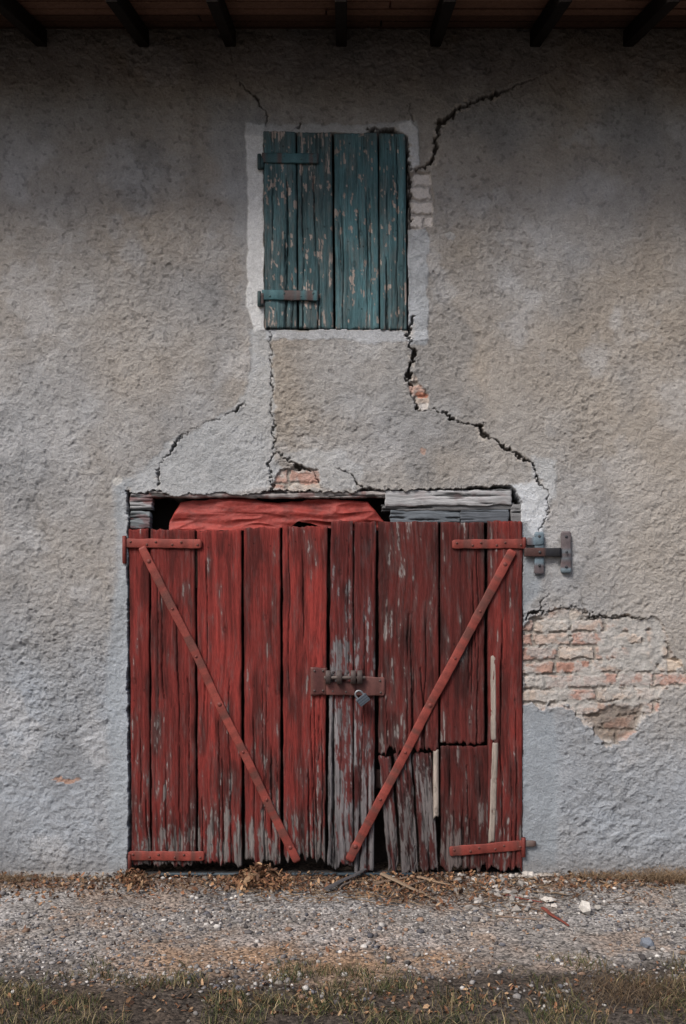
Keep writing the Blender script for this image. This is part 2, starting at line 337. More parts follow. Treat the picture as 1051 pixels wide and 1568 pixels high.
# ------------------------------------------------ planks
def plank(B,xl,xr,vt,vb,yf,th,seed,paint,wood,wearf,tone=1.0,xlb=None,xrb=None,rag=5,ragt=1.5,splits=2,du=1.2,dv=2.1,edge=1.5,thr=0.35,gs=1.0,grime=0.0,blot=0.0,vary=0.5):
    xlb=xl if xlb is None else xlb; xrb=xr if xrb is None else xrb
    nu=max(5,int((xr-xl)/du)); nv=max(6,int((vb-vt)/dv))
    s=np.linspace(0,1,nu); t=np.linspace(0,1,nv)
    S,T=np.meshgrid(s,t)
    rr=np.random.default_rng(seed)
    W0=xr-xl
    v0=vt+fbm(S*W0/8.,0*S+seed,3,200+seed%7,0.7)*ragt; v1=vb+fbm(S*W0/6.,0*S+seed*1.7,3,210+seed%7,0.75)*rag*2.2
    Vv=v0+(v1-v0)*T
    Lx=xl+(xlb-xl)*T+fbm(Vv/40,0*T+seed,4,220+seed%5,0.65)*edge; Rx_=xr+(xrb-xr)*T+fbm(Vv/40,0*T+seed+9.5,4,230+seed%5,0.65)*edge
    Uu=Lx+(Rx_-Lx)*S
    wob=fbm(Vv/110,Uu/90+seed,2,240)*5
    gu=(Uu+wob-(xlb-xl)*T)
    grain=fbm(gu/2.6+seed*3.1,Vv/80,3,250,0.7)
    g2=fbm(gu/9+seed*2.1,Vv/140,2,260)
    fcr=ss(0.26,0.46,fbm(gu/2.3+seed*5.1,Vv/55,2,264,0.6))
    h=(grain*0.0028+g2*0.0024)*gs
    de=np.minimum(Uu-Lx,Rx_-Uu); h-=0.007*np.exp(-de/1.4)
    dt=np.minimum(Vv-v0,v1-Vv); h-=0.005*np.exp(-dt/1.6)
    dark=0.6*np.exp(-de/1.3)
    wear=wearf(Uu,Vv)
    fc=fcr*np.clip(0.55+1.3*wear,0.2,1); h-=fc*0.0035*gs; dark=np.maximum(dark,fc*0.7)
    for k in range(splits):
        su=rr.uniform(xl+W0*0.12,xl+W0*0.88); L0=rr.uniform(-0.1,0.65); L1=L0+rr.uniform(0.15,0.6)
        if rr.random()<0.45: L1=1.05; L0=rr.uniform(0.35,0.85)
        w=rr.uniform(0.2,1.0)*(1.6 if rr.random()<0.3 else 1)
        cu=su+fbm(Vv/110,0*Vv+k*3.3+seed,2,270)*3.5+fbm(Vv/14,0*Vv+k+seed,3,273,0.7)*1.0
        tt=np.clip((T-L0)/(L1-L0),0,1); prof=np.where(L1>1,np.sqrt(tt),4*tt*(1-tt))*(0.7+0.5*fbm(Vv/18,0*Vv+k,2,276))
        dd=np.abs(gu-wob*0.4-cu)-w*prof
        c_=ss(0.75,-0.25,dd)*ss(0.05,0.25,prof)
        h-=c_*0.012; h-=0.003*np.exp(-np.clip(dd,0,99)/1.6)*(prof>.1); dark=np.maximum(dark,c_*0.85)
    for k in range(rr.integers(0,3)):
        ku=rr.uniform(xl,xr); kv=rr.uniform(vt,vb); r=np.hypot((Uu-ku)/2.6,(Vv-kv)/3.4)
        h-=0.003*np.exp(-(r-1)**2*4); dark=np.maximum(dark,0.4*np.exp(-(r-1)**2*3))
    for kv in (vt+25,(vt+vb)/2+rr.normal()*12,vb-30):
        for ku in (xl+W0*0.3,xl+W0*0.7):
            r=np.hypot(Uu-ku-rr.normal()*2,Vv-kv-rr.normal()*4); dark=np.maximum(dark,0.7*ss(1.8,1.0,r)*(W0>24))
    pn=fbm(gu/4+seed*1.3,Vv/22,4,280,0.7)*0.62+fbm(gu/10,Vv/50,3,290,0.6)*0.5+grain*0.40
    if blot: 
        bl=fbm(gu/5.5+seed*1.7,Vv/13,3,285,0.6); pn=np.maximum(pn*0.85,pn*0.3+ss(0.30,0.46,bl)*blot)
    pm=ss(thr-0.05,thr+0.07,pn+wear)
    h-=pm*0.0016; h+=0.0011*np.exp(-((pn+wear-thr+0.09)/0.05)**2)
    pc=lin(paint)*tone*(1+0.30*g2+0.42*grain+0.25*fbm(Uu/40,Vv/60,3,295))[...,None]
    pc*=(1-vary*ss(0.0,0.45,fbm(gu/14+seed,Vv/70,3,297)))[...,None]
    fade=ss(-0.2,0.35,pn+wear*0.8)
    pc=mix(pc,lin(wood)*0.5,0.08+fade*0.34)
    wc=lin(wood)*(1+0.65*grain+0.3*g2)[...,None]
    col=pc*(1-pm[...,None])+wc*pm[...,None]
    col*=(1-dark*0.88)[...,None]
    if grime: col*=(1-grime*ss(1180,1330,Vv)*(0.6+0.6*g2))[...,None]
    col=np.clip(col,0.003,1)
    tw=rr.normal()*0.0030
    y=yf-h+tw*(S-0.5)*2+rr.normal()*0.0025
    pos=np.stack([X(Uu),y,Z(Vv)],-1)
    pos=np.pad(pos,((1,1),(1,1),(0,0)),mode='edge'); col=np.pad(col,((1,1),(1,1),(0,0)),mode='edge')
    bk=np.zeros(pos.shape[:2],bool); bk[0]=bk[-1]=True; bk[:,0]=bk[:,-1]=True
    pos[...,1]=np.where(bk,yf+th,pos[...,1]); 
    B.add(pos.reshape(-1,3),gridf(*pos.shape[:2]),col.reshape(-1,3))

RED=(132,47,42); WOOD=(128,121,119)
def wearL(U,V): return -0.20+0.18*ss(1060,1230,V)+0.40*ss(1200,1315,V)+0.14*ss(440,505,U)*ss(900,1000,V)-0.05*ss(1000,800,V)
def wearR1(U,V): return -0.05+0.38*ss(920,1000,V)*ss(540,508,U)+0.42*ss(1100,1330,V)+0.10*ss(850,1000,V)
def wearR2(U,V): return -0.11+0.42*ss(1080,1310,V)+0.05
def wearR3(U,V): return -0.15+0.38*ss(1150,1325,V)
door=empty('double_door',barn)
DY=-0.012
lb=Bld()
for (xl,xr,vt,vb,tn_,sd,sp,rg) in [(197,228.5,811,1323,0.80,1,2,3),(231,299,811,1324,0.76,2,6,4),(302,370.5,812,1322,1.05,3,5,5),(373.5,430,808,1320,0.93,4,5,5),(433,502,806,1315,1.05,5,7,7)]:
    plank(lb,xl,xr,vt,vb,DY,0.03,sd,RED,WOOD,wearL,tn_,xlb=xl+(6 if xl<200 else 2),xrb=xr-(4 if xr>450 else -2 if xr<300 else 0),rag=rg,ragt=3,splits=sp,grime=0.42)
lb.make('left_leaf_boards',M_wood,door)
rbd=Bld()
plank(rbd,507,541,798,1328,DY,0.03,11,(116,42,38),(120,116,118),wearR1,0.85,xlb=502,rag=5,ragt=3,splits=5,grime=0.35)
plank(rbd,542.5,576.5,799,1337,DY,0.03,12,(110,40,36),(120,116,118),wearR1,0.8,xrb=573,rag=6,ragt=3,splits=6,grime=0.35)
plank(rbd,580,671.5,799,1150,DY-0.002,0.03,13,(106,39,35),WOOD,wearR2,0.78,rag=7,splits=9,grime=0.3)
plank(rbd,674.5,742,800,1138,DY,0.03,14,(104,38,34),WOOD,wearR3,0.74,rag=3,splits=6,grime=0.3)
plank(rbd,747,800,798,1330,DY,0.03,15,(118,42,37),WOOD,wearR3,0.9,rag=5,ragt=3,splits=6,grime=0.35)
plank(rbd,581,599,1156,1332,DY+0.006,0.025,16,(104,38,35),(114,108,108),lambda U,V:wearR2(U,V)+0.10,0.8,xlb=594,xrb=612,rag=8,ragt=7,splits=2,grime=0.35,edge=3)
plank(rbd,603,629,1153,1337,DY-0.001,0.025,17,(102,38,35),(114,108,108),lambda U,V:wearR2(U,V)+0.12,0.72,xlb=616,xrb=642,rag=7,ragt=7,splits=3,grime=0.35,edge=2.5)
plank(rbd,632,661,1153,1332,DY+0.004,0.025,18,(98,37,34),(114,108,108),lambda U,V:wearR2(U,V)+0.10,0.72,xlb=644,xrb=672,rag=7,ragt=5,splits=3,grime=0.35,edge=2)
plank(rbd,675,748,1142,1328,DY-0.002,0.025,19,(100,38,34),(110,100,98),wearR3,0.66,rag=8,ragt=3,splits=7,grime=0.35,edge=2)
rbd.make('right_leaf_boards',M_wood,door)
pb=Bld()
PW=(172,160,150)
nw=lambda U,V:0*U-0.6
plank(pb,750,760,1003,1134,DY-0.006,0.02,31,PW,PW,nw,1.15,rag=2,splits=0,du=1.2,edge=0.8,vary=0.2)
plank(pb,753,763,1137,1290,DY-0.006,0.02,32,PW,PW,nw,1.1,xlb=747,xrb=758,rag=3,splits=0,du=1.2,edge=0.8,vary=0.2)
plank(pb,663,672,1148,1250,DY-0.010,0.02,33,PW,PW,nw,1.1,rag=3,splits=0,du=1.2,edge=0.8,vary=0.2)
pb.make('pale_battens',M_wood,door)
cb=Bld()
for v in (900,1180): 
    plank(cb,199,503,v,v+30,0.03,0.03,40+v%7,(40,24,22),(50,44,42),nw,0.6,splits=0,du=5)
    plank(cb,508,799,v,v+30,0.03,0.03,41+v%7,(40,24,22),(50,44,42),nw,0.6,splits=0,du=5)
cb.make('back_rails',M_wood,door)

# iron
def bar(B,p0,p1,w,y,th,col,seg=None,wob=0.5,seed=0,rounded=True):
    p0=np.array(p0,float);p1=np.array(p1,float); d=p1-p0; L=np.hypot(*d); d/=L; n=np.array([-d[1],d[0]])
    ns=seg or max(3,int(L/3)); t=np.linspace(0,1,ns); prof=[(-1,th),(-1,0.0015),(-0.86,0),(0.86,0),(1,0.0015),(1,th)]
    vs=[];
    for i,tt in enumerate(t):
        ww=w/2*(1+0.07*vn(tt*L/9,seed*1.3,301)); c=p0+d*L*tt+n*wob*vn(tt*6,seed*2.7,303)
        if rounded and i in(0,ns-1): ww*=0.75
        for (k,yy) in prof:
            q=c+n*k*ww; vs.append((float(X(q[0])),y+yy+0.0015*vn(tt*9,seed,305),float(Z(q[1]))))
    f=gridf(ns,6); q=np.array([[0,1,2,3],[0,3,4,5]])
    caps=np.concatenate([q,(q+(ns-1)*6)[:, ::-1]])
    cc=lin(col)*(1+0.45*np.repeat(fbm(np.arange(ns)*0.35,seed,3,307),6))[:,None]
    rt=ss(0.05,0.35,np.repeat(fbm(np.arange(ns)*0.25,seed+5,3,309),6)); cc=mix(cc,lin((88,58,52)),rt*0.7)
    B.add(vs,[f,caps],cc)
def rivet(B,u,v,y,r,col,h=0.006):
    n=10; a=np.linspace(0,2*math.pi,n,endpoint=False); vs=[]
    for (k,hh) in((1,0),(0.85,0.5),(0.5,0.9)):
        vs+= [(float(X(u))+r*k*math.cos(q),y-h*hh,float(Z(v))+r*k*math.sin(q)) for q in a]
    vs.append((float(X(u)),y-h,float(Z(v))))
    f=[];
    for j in(0,1):
        for i in range(n): f.append([j*n+i,j*n+(i+1)%n,(j+1)*n+(i+1)%n,(j+1)*n+i])
    tt=[[2*n+i,2*n+(i+1)%n,3*n] for i in range(n)]
    B.add(vs,[np.array(f),np.array(tt)],lin(col))
ib=Bld(); IR=(128,58,50); SY=DY-0.012
bars=[((194,832),(310,833),14),((198,1309),(314,1310),14),((692,834),(803,833),14),((688,1303),(802,1293),15)]
for k,(p,q,w) in enumerate(bars):
    bar(ib,p,q,w,SY,0.008,IR,seed=k+1)
    n=6
    for i in range(n):
        t=(i+0.5)/n+ (0.03 if i%2 else -0.02); rivet(ib,p[0]+(q[0]-p[0])*t,p[1]+(q[1]-p[1])*t+(2 if i%2 else -2),SY,0.008,(96,58,52))
for k,(p,q,w) in enumerate([((219,838),(456,1318),12.5),((784,843),(533,1316),13.5)]):
    bar(ib,p,q,w,SY-0.007,0.016,(130,60,52),seed=k+8,wob=1.8)
    for i in range(7):
        t=(i+0.3)/6.6; rivet(ib,p[0]+(q[0]-p[0])*t,p[1]+(q[1]-p[1])*t,SY-0.007,0.009 if i%3 else 0.014,(112,58,52))
def cyl(B,c,r,h,col,n=14,axis='z'):
    a=np.linspace(0,2*math.pi,n,endpoint=False); rings=[(r*0.8,-h/2),(r,-h/2+r*0.2),(r,h/2-r*0.2),(r*0.8,h/2)]
    vs=[]
    for (rr,z) in rings:
        for q in a:
            p=(rr*math.cos(q),rr*math.sin(q),z)
            if axis=='x': p=(z,p[0],p[1])
            if axis=='y': p=(p[0],z,p[1])
            vs.append((p[0]+c[0],p[1]+c[1],p[2]+c[2]))
    f=[[j*n+i,j*n+(i+1)%n,(j+1)*n+(i+1)%n,(j+1)*n+i] for j in range(3) for i in range(n)]
    B.add(vs,[np.array(f),np.array([list(range(n)),list(range(3*n,4*n))[::-1]])],lin(col))
cyl(ib,(float(X(192)),-0.02,float(Z(842))),0.013,0.17,(112,48,42))
cyl(ib,(float(X(200)),-0.02,float(Z(1318))),0.012,0.09,(96,46,40))
cyl(ib,(float(X(802)),-0.02,float(Z(832))),0.012,0.07,(110,48,42))
cyl(ib,(float(X(801)),-0.02,float(Z(1296))),0.013,0.12,(110,48,42))
bar(ib,(476,1043),(501,1043),42,SY,0.008,(88,50,48),seed=21,rounded=False,wob=0)
bar(ib,(500,1054),(545,1054),20,SY-0.004,0.012,(94,56,52),seed=22,rounded=False,wob=0)
bar(ib,(540,1050),(590,1051),30,SY,0.010,(98,62,58),seed=23,rounded=True,wob=0)
for (u,v) in [(482,1027),(495,1027),(482,1057),(495,1057),(582,1042),(583,1060),(510,1058),(530,1059)]: rivet(ib,u,v,SY-0.002,0.007,(82,72,70))
ib.make('iron_straps',M_iron,door)
sb=Bld()
cyl(sb,(float(X(528)),-0.046,float(Z(1037))),0.011,0.25,(90,80,76),axis='x')
for u in(503,520,541,551): bar(sb,(u,1026),(u,1046),8,-0.062,0.035,(66,56,54),seg=3,wob=0,rounded=False)
for (u,v) in [(511,1029),(533,1029)]: rivet(sb,u,v,-0.05,0.009,(60,54,54),0.01)
sb.make('sliding_bolt',M_iron,door)
lk=Bld(); th=math.radians(38)
R=np.array([[math.cos(th),0,-math.sin(th)],[0,1,0],[math.sin(th),0,math.cos(th)]])
pc=np.array([float(X(556)),-0.075,float(Z(1070))])
box(lk,pc,(0.072,0.026,0.052),lin((92,100,110)),R)
for i in range(3):
    box(lk,pc+R@np.array([0,0,-0.015+0.015*i]),(0.074,0.028,0.004),lin((66,74,84)),R)
pts=[]; rs=0.006
for q in np.linspace(0,math.pi,13): pts.append(np.array([0.022*math.cos(q),0,0.030+0.024*math.sin(q)+0.01]))
pts=[np.array([0.022,0,0.0])]+pts+[np.array([-0.022,0,0.0])]
ring=[]
for i,p in enumerate(pts):
    t=pts[min(i+1,len(pts)-1)]-pts[max(i-1,0)]; t/=np.linalg.norm(t); n1=np.array([0,1,0]); n2=np.cross(t,n1)
    for q in np.linspace(0,2*math.pi,8,endpoint=False): ring.append(pc+R@(p+rs*(n1*math.cos(q)+n2*math.sin(q))))
fr=[[i*8+j,i*8+(j+1)%8,(i+1)*8+(j+1)%8,(i+1)*8+j] for i in range(len(pts)-1) for j in range(8)]
lk.add(ring,np.array(fr),lin((130,135,140)))
lk.make('padlock',M_steel,door,False)
hb=Bld(); HB=(104,120,130)
bar(hb,(825,815),(825,880),14,-0.020,0.014,HB,seed=31,wob=0)
bar(hb,(806,830),(832,828),12,-0.024,0.014,HB,seed=34,wob=0)
bar(hb,(866,814),(866,878),15,-0.022,0.016,(112,126,134),seed=32,wob=0)
bar(hb,(802,846),(858,846),13,-0.034,0.016,(34,34,38),seed=33,wob=0,rounded=False)
for (u,v) in [(825,822),(825,846),(825,866),(866,822),(866,846),(866,868)]: rivet(hb,u,v,-0.024 if v!=846 else -0.036,0.009,(60,62,66))
hb.make('wall_hinge_bracket',M_iron,barn)
eb=Bld(); bar(eb,(800,1291),(820,1291),9,-0.02,0.015,(110,104,100),seed=35,wob=0); eb.make('lower_hinge_pin',M_iron,barn)

# ------------------------------------------------ lintel
def hplank(B,x0,x1,v0,v1,yf,th,seed,c,tone=1,rag=2,tilt=0,redm=0.0):
    nu=int((x1-x0)/2.4)+4; nv=max(5,int((v1-v0)/1.2)); s=np.linspace(0,1,nu);t=np.linspace(0,1,nv);S,T=np.meshgrid(s,t)
    W0=x1-x0
    tp=v0+fbm(S*W0/30,0*S+seed,4,320,0.65)*rag; bt=v1+fbm(S*W0/30,0*S+seed+4,4,321,0.65)*rag
    Uu=x0+(x1-x0)*S+fbm(T*4,0*T+seed,2,322)*3*(S-0.5); Vv=tp+(bt-tp)*T+tilt*(S-0.5)
    gr=fbm(Uu/60,Vv/2.4+seed*3+fbm(Uu/60,Vv/30,2,323)*2,3,324,0.7)
    h=gr*0.004-0.006*np.exp(-np.minimum(Vv-tp,bt-Vv).clip(0)/1.5)
    ck=ss(0.28,0.5,fbm(Uu/50,Vv/3.0+seed,2,326)); h-=ck*0.009
    col=lin(c)*tone*(1+0.45*gr+0.2*fbm(Uu/30,Vv/10,3,327))[...,None]; col*=(1-0.8*ck)[...,None]
    if redm: col=mix(col,lin((110,44,40)),ss(0.1,0.3,fbm(Uu/14,Vv/7,3,328))*redm)
    pos=np.stack([X(Uu),yf-h,Z(Vv)],-1); pos=np.pad(pos,((1,1),(1,1),(0,0)),mode='edge'); col=np.pad(col,((1,1),(1,1),(0,0)),mode='edge')
    bk=np.zeros(pos.shape[:2],bool); bk[0]=bk[-1]=True; bk[:,0]=bk[:,-1]=True
    pos[...,1]=np.where(bk,yf+th,pos[...,1]); B.add(pos.reshape(-1,3),gridf(*pos.shape[:2]),np.clip(col,.003,1).reshape(-1,3))
tb=Bld(); LW=(168,168,170)
hplank(tb,590,784,750,774,0.006,0.08,1,LW,0.95,3,-3,0.15)
hplank(tb,585,788,771,781,0.02,0.08,2,LW,0.4,2,-2)
hplank(tb,706,780,780,800,0.012,0.08,3,(116,122,130),0.6,2)
hplank(tb,598,706,780,802,0.024,0.08,4,(130,138,146),0.55,4)
hplank(tb,199,232,756,780,0.010,0.08,5,LW,0.8,3,0,0.5)
hplank(tb,200,229,782,808,0.006,0.08,6,(134,140,144),0.75,3,0,0.4)
hplank(tb,228,592,752,761,0.006,0.06,7,(166,160,158),0.9,2.5,0,0.5)
hplank(tb,784,800,772,800,0.012,0.08,8,LW,0.45,2,0,0.3)
tb.make('timber_lintel',M_woodh,barn)
# crumpled red sheet: a few large sagging folds
nu,nv=300,70; S,T=np.meshgrid(np.linspace(0,1,nu),np.linspace(0,1,nv))
tp=np.interp(S,[0,0.05,0.2,0.34,0.5,0.62,0.78,0.92,1.0],[796,768,763,761,769,765,762,768,798]); bt=np.interp(S,[0,0.4,0.56,0.6,0.66,0.8,1],[814,812,806,797,801,812,812])
Uu=258+332*S; Vv=tp+(bt-tp)*T+fbm(S*20,T*2,3,330)*2.0
q=Vv-0.05*(Uu-400)+7*fbm(Uu/80,Vv/60,2,341)
f1=fbm(Uu/110,q/17,2,332,0.45); f2=1-np.abs(fbm(Uu/70+q/40,q/15,2,336,0.5))*2.0; f3=fbm(Uu/12,Vv/9,3,343,0.7)
y=0.032-f1*0.026-0.012*f2-f3*0.003+0.02*np.exp(-T/0.1)
col=lin((142,54,47))*(1+0.25*f1+0.25*f3)[...,None]; col=mix(col,lin((84,38,34)),ss(0.05,0.4,fbm(Uu/22,Vv/12,3,339))*0.45)
o=Bld(); o.add(np.stack([X(Uu),y,Z(Vv)],-1),gridf(nv,nu),np.clip(col,.003,1).reshape(-1,3)); o.make('crumpled_red_sheet',M_iron,barn)

# ------------------------------------------------ shutter
sh=empty('window_shutter',barn)
tbd=Bld(); TEAL=(80,122,130); TW=(166,152,144)
def wS(U,V): return -0.03+0.12*ss(430,500,V)*ss(480,400,U)+0.16*ss(235,205,V)+0.04*ss(470,400,U)+0.10*ss(590,622,U)*ss(330,480,V)
for (a_,b_,tn_,sd,w) in [(404,453.5,0.74,51,0.0),(455.5,508.5,0.68,52,0.02),(511.5,578.5,1.0,53,-0.05),(580.5,621,0.94,54,-0.01)]:
    plank(tbd,a_,b_,203+ (a_-404)*0.018,503+(a_-404)*0.014,-0.018,0.03,sd,TEAL,TW,lambda U,V,w=w:wS(U,V)+w,tn_,xlb=a_+2.5,xrb=b_+2.5,rag=1.2,ragt=1.0,splits=6,thr=0.38,du=1.1,dv=1.4,edge=0.9,blot=0.6,vary=0.3)
tbd.make('shutter_boards',M_wood,sh)
sb=Bld()
for v in(245,454):
    bar(sb,(402,v),(488,v+1),15,-0.034,0.012,(58,92,98),seed=v,wob=0.3,rounded=False)
    for u in(414,436,462,480): rivet(sb,u,v+(2 if u%4 else -2),-0.034,0.006,(70,98,100),0.004)
    bar(sb,(400,v-2),(400,v+16),9,-0.036,0.03,(50,76,80),seed=v+1,wob=0,rounded=False)
    cyl(sb,(float(X(398)),-0.03,float(Z(v+6))),0.012,0.09,(50,68,70))
sb.make('strap_hinges',M_iron,sh)

# ------------------------------------------------ ground
gx=np.concatenate([-(2.7+np.cumsum(np.geomspace(0.01,70,60)))[::-1],np.arange(-2.7,2.701,0.0075),2.7+np.cumsum(np.geomspace(0.01,70,60))])
gy=np.concatenate([(-2.7-np.cumsum(np.geomspace(0.01,70,60)))[::-1],np.arange(-2.7,0.4,0.0075),0.4+np.cumsum(np.geomspace(0.01,60,60))])
def gh(x,y):
    near=ss(8,3,np.hypot(x,y))
    h=fbm(x*1.3,y*1.3,3,400)*0.02*near
    h=h+fbm(x*9,y*9,3,404)*0.006*near
    h=h+0.022*ss(-0.35,0.0,y+0.1*fbm(x*3,0*x,2,407))*near*(0.6+0.9*fbm(x*3,0*x,2,408))
    h=h+0.02*ss(-1.5,-1.9,y+0.15*fbm(x*2,0*x,2,409))*near
    return h-0.004
GX,GY=np.meshgrid(gx,gy[::-1])
nr=ss(8,3,np.hypot(GX,GY))
GH=gh(GX,GY)+nr*(np.abs(fbm(GX*55,GY*55,2,410))*0.006+fbm(GX*22,GY*22,2,414)*0.003)
gC=np.empty(GX.shape+(3,)); gC[...]=lin((138,134,131))
n1=fbm(GX*2.2,GY*2.6,4,420); n2=fbm(GX*7,GY*7,4,425,0.6)
gC=mix(gC,lin((136,116,100)),ss(0.0,0.4,n1+n2*0.4)*0.5)
cen=np.exp(-((GX+0.15)/0.8)**2-((GY+1.35)/0.35)**2); gC=mix(gC,lin((138,108,80)),np.clip(cen*(0.8+n2),0,0.7))
gC=mix(gC,lin((160,158,158)),ss(0.1,0.5,-n1)*0.5)
gC=mix(gC,lin((100,80,64)),ss(-0.30,-0.05,GY+n2*0.2+n1*0.15)*0.8)
gC=mix(gC,lin((60,51,43)),ss(-1.38,-1.72,GY+n1*0.3+n2*0.15)*0.9)  # dark earth; vignette darkening along the bottom is painted into it too
gC*=(1+0.28*n2)[...,None]
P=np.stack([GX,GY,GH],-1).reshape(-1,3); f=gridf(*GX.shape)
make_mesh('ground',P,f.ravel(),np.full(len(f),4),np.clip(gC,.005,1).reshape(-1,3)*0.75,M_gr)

tb=Bld(); 
box(tb,(float(X(498)),0.03,0.005),(2.42,0.10,0.05),lin((56,54,54)))  # dark slab added as painted shade for the gap beneath the door
tb.make('dark_gap_slab',M_st,barn,False)
pp=Bld(); cyl(pp,(float(X(440)),-0.022,0.030),0.011,1.55,(50,62,70),axis='x'); pp.make('bottom_rail_pipe',M_iron,barn)

# ------------------------------------------------ stones
phi=(1+5**.5)/2
IV=np.array([(-1,phi,0),(1,phi,0),(-1,-phi,0),(1,-phi,0),(0,-1,phi),(0,1,phi),(0,-1,-phi),(0,1,-phi),(phi,0,-1),(phi,0,1),(-phi,0,-1),(-phi,0,1)],float); IV/=np.linalg.norm(IV[0])
IF=np.array([(0,11,5),(0,5,1),(0,1,7),(0,7,10),(0,10,11),(1,5,9),(5,11,4),(11,10,2),(10,7,6),(7,1,8),(3,9,4),(3,4,2),(3,2,6),(3,6,8),(3,8,9),(4,9,5),(2,4,11),(6,2,10),(8,6,7),(9,8,1)])
def stones(B,x,y,size,cols,rg,sink=0.3,jit=0.22):
    n=len(x); s=size[:,None]*rg.uniform(0.65,1.25,(n,3))*np.array([1,1,0.7])
    v=IV[None]*(1+jit*rg.normal(size=(n,12,1)))*s[:,None,:]
    a=rg.uniform(0,6.28,n); c_,s_=np.cos(a)[:,None],np.sin(a)[:,None]
    vx=v[...,0]*c_-v[...,1]*s_; vy=v[...,0]*s_+v[...,1]*c_
    z=gh(x,y)+size*(0.7-sink)
    vv=np.stack([vx+x[:,None],vy+y[:,None],v[...,2]+z[:,None]],-1)
    f=(IF[None]+np.arange(n)[:,None,None]*12).reshape(-1,3)
    B.add(vv.reshape(-1,3),f,np.repeat(cols,12,0))
rg=np.random.default_rng(5)
gb=Bld()
n=28000; x=rg.uniform(-2.7,2.7,n); y=-rg.uniform(0.03,2.5,n)
pal=lin(np.array([(150,146,144),(120,116,116),(196,192,188),(92,88,88),(150,124,106),(134,128,122),(104,104,110)]))
cl=fbm(x*2.5,y*2.5,3,430); keep=rg.random(n)<(0.55+1.1*cl)*ss(-2.2,-1.6,y); x,y=x[keep],y[keep]
sz=rg.lognormal(math.log(0.0058),0.48,len(x)).clip(0.002,0.021)
stones(gb,x,y,sz,pal[rg.integers(0,len(pal),len(x))]*rg.uniform(0.5,1.1,(len(x),1)),rg,sink=0.35)
gb.make('gravel',M_st)
rb2=Bld()
def gp(n,cx,cy,sx,sy):
    u=rg.normal(cx,sx,n); v=np.clip(rg.normal(cy,sy,n),1347,1560); d=2400/(v-945); return (u-525.5)*d/F,d-6
x,y=gp(190,775,1366,46,17); stones(rb2,x,y,rg.lognormal(math.log(0.012),0.55,190).clip(0.004,0.034),lin(np.array([(182,176,170)]))*rg.uniform(0.4,1.1,(190,1)),rg,0.1)
x,y=gp(280,560,1360,280,10); stones(rb2,x,y,rg.lognormal(math.log(0.009),0.45,280).clip(0.003,0.022),lin(np.array([(150,140,130)]))*rg.uniform(0.4,1.1,(280,1)),rg,0.1)
x,y=gp(24,820,1340,16,6); stones(rb2,x,y,rg.uniform(0.012,0.024,24),lin(np.array([(160,152,144)]))*rg.uniform(0.6,1.1,(24,1)),rg,0.1)
rb2.make('plaster_rubble',M_st,None,False)
def bigstone(px_,py_,s,c,nm,sd):
    B=Bld(); r=np.random.default_rng(sd); x,y=G(px_,py_)
    stones(B,np.array([x]),np.array([y]),np.array([s]),lin(np.array([c])),r,-0.1,0.18); return B.make(nm,M_st,None,False)
bigstone(897,1398,0.048,(190,186,180),'stone',2); bigstone(992,1452,0.032,(112,118,128),'stone.001',4)
bigstone(915,1392,0.022,(160,156,150),'stone.002',6)

# ------------------------------------------------ leaves, twigs, grass
lf=Bld()
def leaves(n,cx,cy,sx,sy,s0,pile=0.0):
    x,y=gp(n,cx,cy,sx,sy)
    for i in range(n):
        s=s0*rg.uniform(0.5,1.4); a=rg.uniform(0,6.28); r1=rg.normal()*0.6; r2=rg.normal()*0.6
        pr=np.array([(-1,0,0.0),(-0.4,0.45,0.15),(0.5,0.4,0.2),(1.1,0,0.05),(0.5,-0.4,0.25),(-0.4,-0.45,0.1)])*s
        pr[:,2]+=pr[:,0]*r1+pr[:,1]*r2
        c_,s_=math.cos(a),math.sin(a)
        q=np.stack([pr[:,0]*c_-pr[:,1]*s_,pr[:,0]*s_+pr[:,1]*c_,pr[:,2]],1)
        k_=math.exp(-((x[i]-(cx-525.5)/250)/0.12)**2) if pile>0.04 else 1
        zz=float(gh(np.array(x[i]),np.array(y[i])))+0.008+pile*rg.random()*k_
        q+=np.array([x[i],y[i],zz])
        col=lin([(146,104,78),(116,82,62),(170,140,110),(100,76,62),(150,114,84)][rg.integers(5)])*rg.uniform(0.4,1.1)
        lf.add(q,[np.array([[0,1,2,3],[0,3,4,5]])],col)
leaves(800,400,1354,26,9,0.016,0.08); leaves(2000,520,1356,230,9,0.012,0.022); leaves(420,90,1362,80,11,0.011); leaves(420,930,1356,75,9,0.011); leaves(320,205,1354,16,8,0.012,0.05)
leaves(600,640,1366,60,13,0.012,0.03); leaves(320,520,1420,300,40,0.008)
leaves(600,520,1540,300,22,0.011)
lf.make('dead_leaves',M_leaf,None,False)
tw=Bld()
